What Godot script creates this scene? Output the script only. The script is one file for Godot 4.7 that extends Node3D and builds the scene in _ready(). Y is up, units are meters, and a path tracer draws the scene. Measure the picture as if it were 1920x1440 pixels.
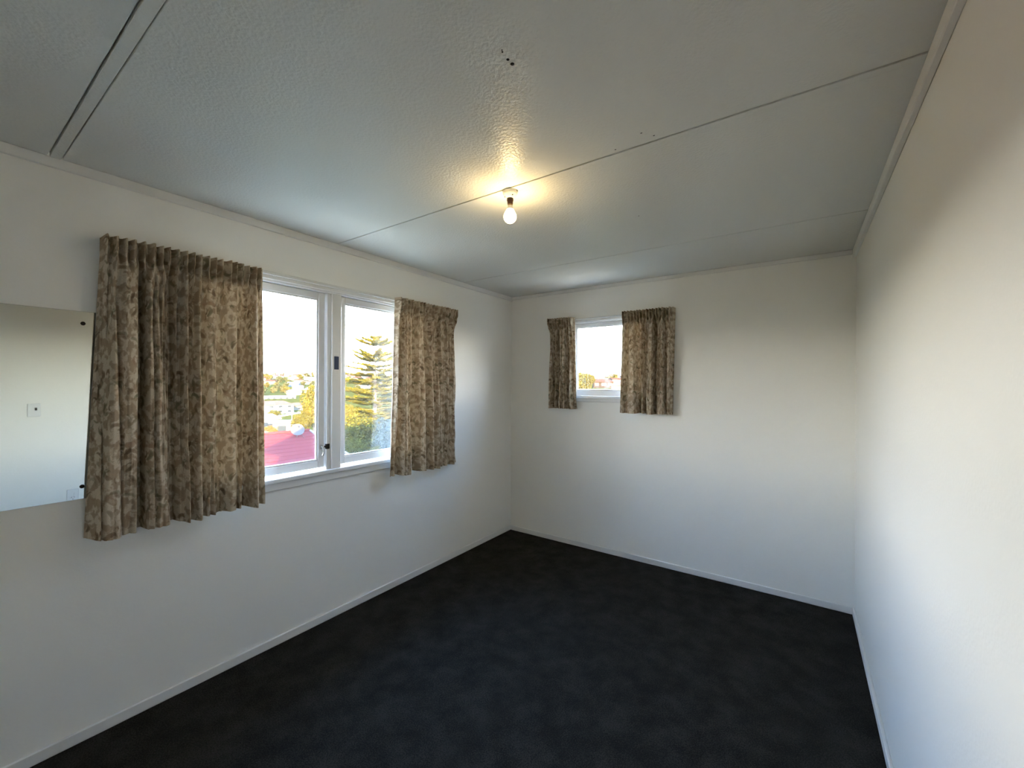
extends Node3D
# A small empty bedroom: carpet, white walls, two curtained windows, a bare bulb, a mirror, and a hilly suburb outside.

# ---------------------------------------------------------------- room measures (metres)
const HC := 2.4            # ceiling height
const XL := -0.012         # inner face of the window wall
const XR := 2.752          # inner face of the right wall
const ZB := -0.012         # inner face of the back wall
const ZF := 4.35           # inner face of the wall behind the camera
const TH := 0.12           # wall thickness
const EYE := Vector3(2.45557, 1.50246, 3.52038)
const FPX := 778.947
var eye_basis := Basis(Vector3(0.820950, 0.005147, -0.570977), Vector3(-0.003841, 0.999987, 0.003491), Vector3(0.570988, -0.000673, 0.820958))
var rng := RandomNumberGenerator.new()
var used := {}
var M := {}

# ---------------------------------------------------------------- mesh builder
class MB:
	var v := PackedVector3Array()
	var n := PackedVector3Array()
	var uv := PackedVector2Array()
	var c := PackedColorArray()
	var ix := PackedInt32Array()
	var col := Color(1, 1, 1)
	var colored := false
	func vert(p: Vector3, nn: Vector3, t := Vector2.ZERO) -> int:
		v.append(p); n.append(nn); uv.append(t); c.append(col)
		return v.size() - 1
	func tri_i(a: int, b: int, d: int) -> void:
		var g := (v[b] - v[a]).cross(v[d] - v[a])
		if g.dot(n[a] + n[b] + n[d]) > 0.0:
			ix.append(a); ix.append(d); ix.append(b)
		else:
			ix.append(a); ix.append(b); ix.append(d)
	func tri(a: Vector3, b: Vector3, d: Vector3, out: Vector3) -> void:
		var nn := (b - a).cross(d - a).normalized()
		if nn.dot(out) < 0.0: nn = -nn
		tri_i(vert(a, nn), vert(b, nn), vert(d, nn))
	func quad(a: Vector3, b: Vector3, d: Vector3, e: Vector3, out: Vector3) -> void:
		var nn := (b - a).cross(d - a)
		if nn.length() < 1e-12: nn = (d - a).cross(e - a)
		nn = nn.normalized()
		if nn.dot(out) < 0.0: nn = -nn
		var la := (b - a).length()
		var lb := (e - a).length()
		var i := vert(a, nn, Vector2(0, 0)); var j := vert(b, nn, Vector2(la, 0)); var k := vert(d, nn, Vector2(la, lb)); var l := vert(e, nn, Vector2(0, lb))
		tri_i(i, j, k); tri_i(i, k, l)
	# a box with chamfered edges, in a frame given by a transform
	func box(lo: Vector3, hi: Vector3, b := 0.0, x := Transform3D()) -> void:
		var s := hi - lo
		b = minf(b, 0.49 * minf(s.x, minf(s.y, s.z)))
		var m := (lo + hi) * 0.5
		var h := s * 0.5
		var xb := x.basis
		for ax in 3:
			for sg in [-1.0, 1.0]:
				var a1 := (ax + 1) % 3
				var a2 := (ax + 2) % 3
				var ps: Array[Vector3] = []
				for q in [[-1, -1], [1, -1], [1, 1], [-1, 1]]:
					var p := Vector3.ZERO
					p[ax] = sg * h[ax]; p[a1] = q[0] * (h[a1] - b); p[a2] = q[1] * (h[a2] - b)
					ps.append(x * (m + p))
				var o := Vector3.ZERO
				o[ax] = sg
				quad(ps[0], ps[1], ps[2], ps[3], xb * o)
		if b <= 0.0: return
		for ax in 3:
			var a1 := (ax + 1) % 3
			var a2 := (ax + 2) % 3
			for s1 in [-1.0, 1.0]:
				for s2 in [-1.0, 1.0]:
					var ps: Array[Vector3] = []
					for q in [[-1, 0], [1, 0], [1, 1], [-1, 1]]:
						var p := Vector3.ZERO
						p[ax] = q[0] * (h[ax] - b)
						p[a1] = s1 * (h[a1] - (b if q[1] == 1 else 0.0)); p[a2] = s2 * (h[a2] - (b if q[1] == 0 else 0.0))
						ps.append(x * (m + p))
					var o := Vector3.ZERO
					o[a1] = s1; o[a2] = s2
					quad(ps[0], ps[1], ps[2], ps[3], xb * o)
		for sx in [-1.0, 1.0]:
			for sy in [-1.0, 1.0]:
				for sz in [-1.0, 1.0]:
					var k := Vector3(sx, sy, sz)
					tri(x * (m + k * (h - Vector3(0, b, b))), x * (m + k * (h - Vector3(b, 0, b))), x * (m + k * (h - Vector3(b, b, 0))), xb * k)
	# profile of (radius, height) turned round the y axis of x
	func lathe(prof: Array, seg: int, x := Transform3D()) -> void:
		var rows := prof.size()
		var base := v.size()
		for r in rows:
			var p: Vector2 = prof[r]
			var p0: Vector2 = prof[maxi(r - 1, 0)]
			var p1: Vector2 = prof[mini(r + 1, rows - 1)]
			var t := (p1 - p0)
			var nr := Vector2(-t.y, t.x).normalized()
			for k in seg + 1:
				var a := TAU * k / seg
				vert(x * Vector3(p.x * cos(a), p.y, p.x * sin(a)), (x.basis * Vector3(nr.x * cos(a), nr.y, nr.x * sin(a))).normalized(), Vector2(float(k) / seg, float(r) / rows))
		for r in rows - 1:
			for k in seg:
				var i := base + r * (seg + 1) + k
				tri_i(i, i + 1, i + seg + 2); tri_i(i, i + seg + 2, i + seg + 1)
	func tube(path: Array, rad: Array, seg := 6) -> void:
		var base := v.size()
		var cnt := path.size()
		for r in cnt:
			var t: Vector3 = (path[mini(r + 1, cnt - 1)] - path[maxi(r - 1, 0)]).normalized()
			var s := t.cross(Vector3.UP if absf(t.y) < 0.9 else Vector3.RIGHT).normalized()
			var w := s.cross(t)
			for k in seg + 1:
				var a := TAU * k / seg
				var o := s * cos(a) + w * sin(a)
				var rr: float = rad[mini(r, rad.size() - 1)]
				vert(path[r] + o * rr, o, Vector2(float(k) / seg, r))
		for r in cnt - 1:
			for k in seg:
				var i := base + r * (seg + 1) + k
				tri_i(i, i + 1, i + seg + 2); tri_i(i, i + seg + 2, i + seg + 1)
		for e in [0, cnt - 1]:
			var t: Vector3 = (path[0] - path[1]) if e == 0 else (path[cnt - 1] - path[cnt - 2])
			for k in range(1, seg - 1):
				tri(v[base + e * (seg + 1)], v[base + e * (seg + 1) + k], v[base + e * (seg + 1) + k + 1], t)
	func mesh(m: Material) -> ArrayMesh:
		var a := []
		a.resize(Mesh.ARRAY_MAX)
		a[Mesh.ARRAY_VERTEX] = v; a[Mesh.ARRAY_NORMAL] = n; a[Mesh.ARRAY_TEX_UV] = uv; a[Mesh.ARRAY_INDEX] = ix
		if colored: a[Mesh.ARRAY_COLOR] = c
		var r := ArrayMesh.new()
		r.add_surface_from_arrays(Mesh.PRIMITIVE_TRIANGLES, a)
		r.surface_set_material(0, m)
		return r

# ---------------------------------------------------------------- scene helpers
func numbered(called: String) -> String:
	if not used.has(called):
		used[called] = 0
		return called
	used[called] += 1
	return "%s_%03d" % [called, used[called]]

func obj(called: String, mb: MB, mat: Material, parent: Node = null) -> MeshInstance3D:
	return put(called, mb.mesh(mat), parent)

func put(called: String, mesh: Mesh, parent: Node = null) -> MeshInstance3D:
	var o := MeshInstance3D.new()
	o.mesh = mesh
	if parent == null:
		o.name = numbered(called)
		add_child(o)
	else:
		o.name = called
		parent.add_child(o, true)
	return o

func thing(called: String, label: String, category: String, at := Vector3.ZERO, turn := 0.0, group := "") -> Node3D:
	var o := Node3D.new()
	o.name = numbered(called)
	add_child(o)
	o.position = at
	o.rotation.y = turn
	return tag(o, label, category, group)

func tag(o: Node3D, label: String, category: String, group := "", kind := "") -> Node3D:
	o.set_meta("label", label)
	o.set_meta("category", category)
	if group: o.set_meta("group", group)
	if kind: o.set_meta("kind", kind)
	return o

func struct(o: Node3D, label: String, category: String) -> Node3D:
	return tag(o, label, category, "", "structure")

func struct_node(called: String, label: String, category: String) -> Node3D:
	return struct(thing(called, label, category), label, category)

func boxes(list: Array, bevel := 0.0) -> MB:
	var m := MB.new()
	for b in list: m.box(b[0], b[1], bevel)
	return m

func copy(o: Node3D, label := "") -> Node3D:
	var r: Node3D = o.duplicate()
	var base: String = o.name
	var cut := base.rfind("_")
	if cut > 0 and base.substr(cut + 1).is_valid_int(): base = base.substr(0, cut)
	r.name = numbered(base)
	add_child(r)
	if label: r.set_meta("label", label)
	return r

# the point seen at a pixel of the photograph, at a given depth
func px(u: float, v: float, depth: float) -> Vector3:
	return EYE + eye_basis * Vector3((u - 960.0) / FPX * depth, -(v - 720.0) / FPX * depth, -depth)

func mat(col: Color, rough := 0.6, metal := 0.0) -> StandardMaterial3D:
	var m := StandardMaterial3D.new()
	m.albedo_color = col
	m.roughness = rough
	m.metallic = metal
	return m

func noise_tex(size: int, freq: float, oct: int, sd: int, a: Color, b: Color, contrast := 1.0) -> ImageTexture:
	var nz := FastNoiseLite.new()
	nz.seed = sd; nz.frequency = freq; nz.fractal_octaves = oct
	var im := nz.get_seamless_image(size, size)
	var src := im.get_data()
	var dst := PackedByteArray()
	dst.resize(size * size * 3)
	for i in size * size:
		var t := clampf((src[i] / 255.0 - 0.5) * contrast + 0.5, 0, 1)
		dst[i * 3] = int(255 * lerpf(a.r, b.r, t)); dst[i * 3 + 1] = int(255 * lerpf(a.g, b.g, t)); dst[i * 3 + 2] = int(255 * lerpf(a.b, b.b, t))
	return ImageTexture.create_from_image(Image.create_from_data(size, size, false, Image.FORMAT_RGB8, dst))

func bumpy(m: StandardMaterial3D, freq: float, sd: int, cm: float, scale: float, oct := 2) -> StandardMaterial3D:
	m.heightmap_enabled = true
	m.heightmap_texture = noise_tex(512, freq, oct, sd, Color.BLACK, Color.WHITE, 1.2)
	m.heightmap_scale = cm
	m.uv1_triplanar = true
	m.uv1_world_triplanar = true
	m.uv1_scale = Vector3.ONE * scale
	return m

# ---------------------------------------------------------------- textures
# printed cotton: curling leaves in taupe, brown, olive and cream on beige, tileable
func print_tex(size: int) -> ImageTexture:
	var r := RandomNumberGenerator.new()
	r.seed = 77
	var nz := FastNoiseLite.new()
	nz.seed = 5; nz.frequency = 0.012; nz.fractal_octaves = 3
	var wash := nz.get_seamless_image(size, size).get_data()
	nz.seed = 9; nz.frequency = 0.16; nz.fractal_octaves = 2
	var weave := nz.get_seamless_image(size, size).get_data()
	var buf := PackedFloat32Array()
	buf.resize(size * size * 3)
	var ground := Color(0.80, 0.75, 0.665)
	var washc := Color(0.66, 0.59, 0.50)
	for i in size * size:
		var t := smoothstep(0.42, 0.62, wash[i] / 255.0)
		buf[i * 3] = lerpf(ground.r, washc.r, t); buf[i * 3 + 1] = lerpf(ground.g, washc.g, t); buf[i * 3 + 2] = lerpf(ground.b, washc.b, t)
	var inks := [Color(0.44, 0.36, 0.28), Color(0.36, 0.30, 0.23), Color(0.47, 0.44, 0.345), Color(0.41, 0.40, 0.31), Color(0.84, 0.80, 0.72), Color(0.81, 0.75, 0.66), Color(0.62, 0.52, 0.43), Color(0.68, 0.60, 0.50)]
	for k in 420:
		var cx := r.randf() * size
		var cy := r.randf() * size
		var ang := r.randf() * TAU
		var bend := r.randf_range(0.6, 1.9) * (1 if r.randf() < 0.5 else -1)
		var ln := r.randf_range(0.035, 0.085) * size
		var wd := ln * r.randf_range(0.07, 0.24)
		var ink: Color = inks[r.randi() % inks.size()]
		var strength := r.randf_range(0.2, 0.65)
		# a curled leaf: discs of changing radius along an arc
		var steps := 16
		var px0 := Vector2(cx, cy)
		var dir := ang
		for s in steps:
			var t := float(s) / (steps - 1)
			var rad := wd * sin(PI * pow(t, 0.7)) + 1.0
			dir += bend * 2.2 / steps * (0.3 + 1.4 * t)
			px0 += Vector2(cos(dir), sin(dir)) * (ln / steps) * 1.5
			var ir := int(ceil(rad))
			for yy in range(-ir, ir + 1):
				for xx in range(-ir, ir + 1):
					var dd := sqrt(xx * xx + yy * yy)
					if dd > rad: continue
					var i := (posmod(int(px0.y) + yy, size) * size + posmod(int(px0.x) + xx, size)) * 3
					var al := strength * clampf((rad - dd) / 1.5, 0, 1) * 0.45
					buf[i] = lerpf(buf[i], ink.r, al); buf[i + 1] = lerpf(buf[i + 1], ink.g, al); buf[i + 2] = lerpf(buf[i + 2], ink.b, al)
	var dst := PackedByteArray()
	dst.resize(size * size * 3)
	for i in size * size:
		var w := 0.92 + 0.16 * weave[i] / 255.0
		for j in 3: dst[i * 3 + j] = int(clampf(buf[i * 3 + j] * w, 0, 1) * 255)
	return ImageTexture.create_from_image(Image.create_from_data(size, size, false, Image.FORMAT_RGB8, dst))

# cut-pile carpet: fine grain over irregular patches where the pile lies another way
func carpet_tex(size: int) -> ImageTexture:
	var nz := FastNoiseLite.new()
	nz.seed = 21; nz.frequency = 0.011; nz.fractal_octaves = 5; nz.fractal_gain = 0.65
	var big := nz.get_seamless_image(size, size).get_data()
	nz.seed = 22; nz.frequency = 0.35; nz.fractal_octaves = 2
	var fine := nz.get_seamless_image(size, size).get_data()
	var a := Color(0.125, 0.119, 0.11)
	var b := Color(0.225, 0.214, 0.20)
	var dst := PackedByteArray()
	dst.resize(size * size * 3)
	for i in size * size:
		var t := clampf(0.5 + (big[i] / 255.0 - 0.5) * 1.0 + (fine[i] / 255.0 - 0.5) * 2.2, 0, 1)
		dst[i * 3] = int(255 * lerpf(a.r, b.r, t)); dst[i * 3 + 1] = int(255 * lerpf(a.g, b.g, t)); dst[i * 3 + 2] = int(255 * lerpf(a.b, b.b, t))
	return ImageTexture.create_from_image(Image.create_from_data(size, size, false, Image.FORMAT_RGB8, dst))

func make_materials() -> void:
	M.wall = bumpy(mat(Color(0.952, 0.945, 0.915), 0.5), 0.05, 3, 0.02, 2.5)
	M.ceiling = bumpy(mat(Color(0.86, 0.86, 0.835), 0.36), 0.06, 4, 0.09, 2.2, 3)
	M.ceiling.metallic_specular = 0.26
	M.trim = mat(Color(0.90, 0.895, 0.875), 0.4)
	M.frame = mat(Color(0.915, 0.915, 0.91), 0.35)
	M.carpet = StandardMaterial3D.new()
	M.carpet.albedo_texture = carpet_tex(1024)
	M.carpet.uv1_triplanar = true
	M.carpet.uv1_world_triplanar = true
	M.carpet.uv1_scale = Vector3.ONE * 0.42
	M.carpet.roughness = 1.0
	M.carpet.metallic_specular = 0.1
	M.cloth = StandardMaterial3D.new()
	M.cloth.albedo_texture = print_tex(1024)
	M.cloth.uv1_scale = Vector3(1.5, 1.5, 1)
	M.cloth.roughness = 0.9
	M.cloth.metallic_specular = 0.2
	M.cloth.backlight_enabled = true
	M.cloth.backlight = Color(0.52, 0.47, 0.395)
	M.cloth.cull_mode = BaseMaterial3D.CULL_DISABLED
	M.lining = mat(Color(0.86, 0.85, 0.82), 0.9)
	M.lining.backlight_enabled = true
	M.lining.backlight = Color(0.75, 0.74, 0.72)
	M.lining.cull_mode = BaseMaterial3D.CULL_DISABLED
	M.glass = mat(Color(0.95, 0.98, 0.97, 0.04), 0.02)
	M.glass.transparency = BaseMaterial3D.TRANSPARENCY_ALPHA
	M.mirror = mat(Color(0.9, 0.925, 0.91), 0.015, 1.0)
	M.mirror_edge = mat(Color(0.10, 0.12, 0.11), 0.3)
	M.chrome = mat(Color(0.72, 0.72, 0.72), 0.25, 1.0)
	M.dark_metal = mat(Color(0.2, 0.19, 0.18), 0.35, 0.8)
	M.bakelite = mat(Color(0.20, 0.13, 0.085), 0.35)
	M.porcelain = mat(Color(0.86, 0.86, 0.84), 0.3)
	M.brass = mat(Color(0.72, 0.6, 0.42), 0.35, 0.8)
	M.bulb = mat(Color(1, 0.95, 0.85), 0.3)
	M.bulb.emission_enabled = true
	M.bulb.emission = Color(1.0, 0.85, 0.6)
	M.bulb.emission_energy_multiplier = 6.0
	M.blue = mat(Color(0.17, 0.22, 0.32), 0.7)
	M.plastic = mat(Color(0.90, 0.90, 0.885), 0.35)
	M.dark = mat(Color(0.04, 0.035, 0.03), 0.9)
	# outside
	M.render_white = mat(Color(0.3772, 0.3772, 0.3690), 0.8)
	M.render_blue = mat(Color(0.2788, 0.3116, 0.3444), 0.8)
	M.render_cream = mat(Color(0.3280, 0.3116, 0.2706), 0.8)
	M.timber_dark = mat(Color(0.15, 0.13, 0.125), 0.8)
	M.roof_grey = mat(Color(0.2460, 0.2378, 0.2337), 0.7)
	M.roof_pink = mat(Color(0.2706, 0.2050, 0.1804), 0.75)
	M.roof_brown = mat(Color(0.2050, 0.1435, 0.1189), 0.75)
	M.roof_pale = mat(Color(0.3444, 0.3362, 0.3280), 0.7)
	M.roof_red = bumpy(mat(Color(0.30, 0.125, 0.13), 0.7), 0.06, 31, 0.25, 1.2, 3)
	M.pane_dark = mat(Color(0.10, 0.125, 0.16), 0.15)
	M.bark = mat(Color(0.42, 0.36, 0.30), 0.9)
	M.grass = StandardMaterial3D.new()
	M.grass.albedo_texture = noise_tex(512, 0.02, 4, 41, Color(0.14, 0.15, 0.055), Color(0.25, 0.23, 0.10), 1.6)
	M.grass.uv1_triplanar = true
	M.grass.uv1_world_triplanar = true
	M.grass.uv1_scale = Vector3.ONE * 0.02
	M.grass.roughness = 1.0
	for k in ["render_white", "render_blue", "render_cream", "timber_dark", "roof_grey", "roof_pink", "roof_brown", "roof_pale", "roof_red", "bark", "grass"]: M[k].metallic_specular = 0.0
	M.concrete = mat(Color(0.70, 0.64, 0.53), 0.9)
	for k in [["leaf", Color(1, 1, 1)]]:
		var m := mat(k[1], 0.75)
		m.vertex_color_use_as_albedo = true
		m.metallic_specular = 0.0
		m.backlight_enabled = true
		m.backlight = Color(0.35, 0.4, 0.12)
		m.cull_mode = BaseMaterial3D.CULL_DISABLED
		M[k[0]] = m

# ---------------------------------------------------------------- the room
func build_room() -> void:
	var xo := XL - TH
	var zo := ZB - TH
	# window openings
	var f := boxes([[Vector3(XL - TH, -0.16, ZB - TH), Vector3(XR + TH, 0, ZF + TH)]])
	struct(obj("floor", f, M.carpet), "charcoal cut-pile carpet covering the whole floor", "floor")
	var wl := boxes([
		[Vector3(xo, 0, zo), Vector3(XL, HC, WZ0)], [Vector3(xo, 0, WZ1), Vector3(XL, HC, ZF + TH)],
		[Vector3(xo, 0, WZ0), Vector3(XL, WY0, WZ1)], [Vector3(xo, WY1, WZ0), Vector3(XL, HC, WZ1)]])
	struct(obj("wall_left", wl, M.wall), "off-white painted wall holding the wide window and the mirror", "wall")
	var wb := boxes([
		[Vector3(XL, 0, zo), Vector3(BX0, HC, ZB)], [Vector3(BX1, 0, zo), Vector3(XR + TH, HC, ZB)],
		[Vector3(BX0, 0, zo), Vector3(BX1, BY0, ZB)], [Vector3(BX0, BY1, zo), Vector3(BX1, HC, ZB)]])
	struct(obj("wall_back", wb, M.wall), "off-white painted wall with the small square window", "wall")
	struct(obj("wall_right", boxes([[Vector3(XR, 0, ZB), Vector3(XR + TH, HC, ZF + TH)]]), M.wall), "plain off-white painted wall opposite the wide window", "wall")
	struct(obj("wall_front", boxes([[Vector3(XL, 0, ZF), Vector3(XR, HC, ZF + TH)]]), M.wall), "plain off-white wall facing the small window", "wall")
	# ceiling: sheets with cover battens
	var ce := obj("ceiling", boxes([[Vector3(xo, HC + 0.012, zo), Vector3(XR + TH, HC + 0.15, ZF + TH)]]), M.ceiling)
	struct(ce, "glossy off-white sheeted ceiling with thin cover battens", "ceiling")
	var zs := [ZB, 0.745, 1.955, 3.203, ZF]
	var panels := []
	for k in 4:
		# an open groove runs along each side of a batten
		var g0: float = [0.0, 0.0128, 0.0185, 0.0195][k]
		var g1: float = [0.0128, 0.0185, 0.0195, 0.0][k]
		panels.append(obj("ceiling_panel", boxes([[Vector3(XL, HC, zs[k] + g0), Vector3(XR, HC + 0.012, zs[k + 1] - g1)]], 0.0015), M.ceiling, ce))
	for k in [1, 2, 3]:
		var w: float = [0, 0.011, 0.015, 0.015][k]
		var t: float = [0, 0.002, 0.003, 0.004][k]
		obj("batten", boxes([[Vector3(XL + 0.018, HC - t, zs[k] - w), Vector3(XR - 0.02, HC + 0.012, zs[k] + w)]], 0.0012), M.ceiling, ce)
	# old screw holes and specks
	for h in [[1.788, 2.567, 0.0065], [1.787, 2.587, 0.005], [1.79, 2.617, 0.0028], [1.793, 2.623, 0.002]]:
		var m := MB.new()
		m.lathe([Vector2(0.0001, -0.0012), Vector2(h[2] * 0.7, -0.001), Vector2(h[2], 0.0003)], 9, Transform3D(Basis(), Vector3(h[0], HC, h[1])))
		obj("screw_hole", m, M.dark, panels[2])
	for h in [[1.871, 1.997, 2], [1.985, 2.045, 2], [2.018, 2.005, 2], [1.745, 1.328, 1]]:
		var m := MB.new()
		m.lathe([Vector2(0.0001, -0.0015), Vector2(0.0022, -0.0008), Vector2(0.003, 0.0002)], 7, Transform3D(Basis.from_scale(Vector3(1.4, 1, 0.8)), Vector3(h[0], HC, h[1])))
		obj("fly_speck", m, M.dark_metal, panels[h[2]])
	# cornices and baseboards
	struct(obj("trim_1", boxes([[Vector3(XL, HC - 0.04, ZB), Vector3(XL + 0.018, HC, ZF)]], 0.003), M.trim), "square cornice strip along the top of the window wall", "cornice")
	struct(obj("trim_2", boxes([[Vector3(XL + 0.018, HC - 0.03, ZB), Vector3(XR - 0.02, HC, ZB + 0.014)]], 0.003), M.trim), "square cornice strip above the small window", "cornice")
	struct(obj("trim_3", boxes([[Vector3(XR - 0.02, HC - 0.05, ZB), Vector3(XR, HC, ZF)]], 0.003), M.trim), "deep square cornice strip along the plain wall", "cornice")
	struct(obj("trim_4", boxes([[Vector3(XL + 0.018, HC - 0.04, ZF - 0.018), Vector3(XR - 0.02, HC, ZF)]], 0.003), M.trim), "square cornice strip on the wall facing the small window", "cornice")
	struct(obj("baseboard_left", boxes([[Vector3(XL, 0, ZB), Vector3(XL + 0.012, 0.05, ZF)]], 0.004), M.trim), "low white baseboard under the wide window", "baseboard")
	struct(obj("baseboard_back", boxes([[Vector3(XL + 0.012, 0, ZB), Vector3(XR - 0.012, 0.048, ZB + 0.012)]], 0.004), M.trim), "low white baseboard under the small window", "baseboard")
	struct(obj("baseboard_right", boxes([[Vector3(XR - 0.014, 0, ZB), Vector3(XR, 0.047, ZF)]], 0.004), M.trim), "low white baseboard along the plain wall", "baseboard")
	struct(obj("baseboard_front", boxes([[Vector3(XL + 0.012, 0, ZF - 0.012), Vector3(XR - 0.014, 0.05, ZF)]], 0.004), M.trim), "low white baseboard on the wall facing the small window", "baseboard")

# wide window: frame, mullion, two sashes
const WZ0 := 1.18
const WZ1 := 2.77
const WY0 := 0.945
const WY1 := 2.092
const BX0 := 0.665
const BX1 := 1.415
const BY0 := 1.385
const BY1 := 2.085

func sash(parent: Node3D, a0: float, a1: float, y0: float, y1: float, depth0: float, depth1: float, stile: float, bottom: float, along_z: bool) -> Node3D:
	# a0..a1 along the wall, depth0..depth1 across it
	var s := Node3D.new()
	s.name = "sash"
	parent.add_child(s, true)
	var P := func(a: float, y: float, d: float) -> Vector3: return Vector3(d, y, a) if along_z else Vector3(a, y, d)
	var part := func(called: String, p0: float, q0: float, p1: float, q1: float) -> void:
		obj(called, boxes([[P.call(p0, q0, depth0), P.call(p1, q1, depth1)]], 0.003), M.frame, s)
	part.call("stile", a0, y0, a0 + stile, y1)
	part.call("stile", a1 - stile, y0, a1, y1)
	part.call("rail", a0 + stile, y0, a1 - stile, y0 + bottom)
	part.call("rail", a0 + stile, y1 - stile, a1 - stile, y1)
	var gm := depth0 + (depth1 - depth0) * 0.45
	# glazing beads
	var bd := MB.new()
	var b := 0.009
	var d0 := gm + 0.002
	var d1 := depth1 - 0.006
	for r in [[a0 + stile, y0 + bottom, a0 + stile + b, y1 - stile], [a1 - stile - b, y0 + bottom, a1 - stile, y1 - stile], [a0 + stile + b, y0 + bottom, a1 - stile - b, y0 + bottom + b], [a0 + stile + b, y1 - stile - b, a1 - stile - b, y1 - stile]]:
		bd.box(P.call(r[0], r[1], d0), P.call(r[2], r[3], d1), 0.002)
	obj("glazing_bead", bd, M.frame, s)
	obj("glass_pane", boxes([[P.call(a0 + stile - 0.004, y0 + bottom - 0.004, gm - 0.002), P.call(a1 - stile + 0.004, y1 - stile + 0.004, gm + 0.002)]]), M.glass, s)
	return s

func build_windows() -> void:
	var w := struct_node("window_1", "wide white timber window with two sashes and a centre mullion", "window")
	var xo := XL - TH - 0.02
	# lining of the opening
	obj("jamb", boxes([[Vector3(xo, WY0, WZ0), Vector3(XL + 0.002, WY1, WZ0 + 0.022)]], 0.002), M.frame, w)
	obj("jamb", boxes([[Vector3(xo, WY0, WZ1 - 0.022), Vector3(XL + 0.002, WY1, WZ1)]], 0.002), M.frame, w)
	obj("head", boxes([[Vector3(xo, WY1 - 0.016, WZ0 + 0.022), Vector3(XL + 0.002, WY1, WZ1 - 0.022)]], 0.002), M.frame, w)
	obj("sill", boxes([[Vector3(xo - 0.01, WY0 - 0.012, WZ0 + 0.022), Vector3(XL + 0.03, WY0 + 0.012, WZ1 - 0.022)]], 0.003), M.frame, w)
	obj("architrave", boxes([[Vector3(XL, WY1 - 0.004, WZ0 - 0.04), Vector3(XL + 0.014, WY1 + 0.038, WZ1 + 0.04)]], 0.003), M.trim, w)
	for z in [WZ0 - 0.04, WZ1]:
		obj("architrave", boxes([[Vector3(XL, WY0 - 0.012, z), Vector3(XL + 0.014, WY1 - 0.004, z + 0.04)]], 0.003), M.trim, w)
	obj("apron", boxes([[Vector3(XL, WY0 - 0.056, WZ0 - 0.02), Vector3(XL + 0.014, WY0 - 0.012, WZ1 + 0.02)]], 0.003), M.trim, w)
	obj("mullion", boxes([[Vector3(xo + 0.02, WY0 + 0.012, 1.934), Vector3(XL + 0.010, WY1 - 0.016, 2.0)]], 0.003), M.trim, w)
	obj("mullion_jamb", boxes([[Vector3(xo + 0.02, WY0 + 0.012, 2.0), Vector3(XL - 0.002, WY1 - 0.016, 2.027)]], 0.002), M.frame, w)
	var left := sash(w, 2.032, WZ1 - 0.024, WY0 + 0.026, WY1 - 0.018, -0.068, -0.032, 0.042, 0.046, true)
	sash(w, WZ0 + 0.024, 1.932, WY0 + 0.026, WY1 - 0.018, -0.068, -0.032, 0.042, 0.046, true)
	# casement fastener on the meeting stile
	var h := MB.new()
	h.box(Vector3(-0.032, 1.085, 2.044), Vector3(-0.026, 1.118, 2.062), 0.002)
	h.tube([Vector3(-0.027, 1.102, 2.053), Vector3(-0.008, 1.102, 2.053)], [0.006], 10)
	h.tube([Vector3(-0.010, 1.108, 2.054), Vector3(-0.006, 1.088, 2.052), Vector3(-0.006, 1.066, 2.05), Vector3(-0.008, 1.048, 2.055)], [0.0065, 0.0058, 0.0055, 0.0065], 10)
	obj("fastener_handle", h, M.chrome, left)
	var kp := MB.new()
	kp.box(Vector3(-0.031, 1.085, 2.006), Vector3(-0.012, 1.118, 2.029), 0.002)
	kp.box(Vector3(-0.026, 1.096, 2.027), Vector3(-0.014, 1.107, 2.046), 0.002)
	obj("fastener_keeper", kp, M.dark_metal, w)
	# blue patch on the mullion
	var tp := MB.new()
	tp.box(Vector3(-0.002, 1.592, 1.953), Vector3(0.0, 1.676, 1.985), 0.0006)
	tag(obj("tape_patch", tp, M.blue), "small dark blue tape patch stuck on the window mullion", "tape")

	var b := struct_node("window_2", "small white timber window between short curtains", "window")
	var zo := ZB - TH - 0.02
	obj("jamb", boxes([[Vector3(BX0, BY0, zo), Vector3(BX0 + 0.02, BY1, ZB + 0.002)]], 0.002), M.frame, b)
	obj("jamb", boxes([[Vector3(BX1 - 0.02, BY0, zo), Vector3(BX1, BY1, ZB + 0.002)]], 0.002), M.frame, b)
	obj("head", boxes([[Vector3(BX0 + 0.02, BY1 - 0.014, zo), Vector3(BX1 - 0.02, BY1, ZB + 0.002)]], 0.002), M.frame, b)
	obj("sill", boxes([[Vector3(BX0 + 0.02, BY0 - 0.008, zo - 0.03), Vector3(BX1 - 0.02, BY0 + 0.014, ZB + 0.026)]], 0.003), M.frame, b)
	obj("architrave", boxes([[Vector3(BX0 - 0.035, BY1 - 0.004, ZB), Vector3(BX1 + 0.035, BY1 + 0.030, ZB + 0.014)]], 0.003), M.trim, b)
	for x in [BX0 - 0.035, BX1]:
		obj("architrave", boxes([[Vector3(x, BY0 - 0.008, ZB), Vector3(x + 0.035, BY1 - 0.004, ZB + 0.014)]], 0.003), M.trim, b)
	obj("apron", boxes([[Vector3(BX0 - 0.02, BY0 - 0.04, ZB), Vector3(BX1 + 0.02, BY0 - 0.008, ZB + 0.014)]], 0.003), M.trim, b)
	sash(b, BX0 + 0.022, BX1 - 0.022, BY0 + 0.015, BY1 - 0.016, -0.068, -0.032, 0.032, 0.05, false)

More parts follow.
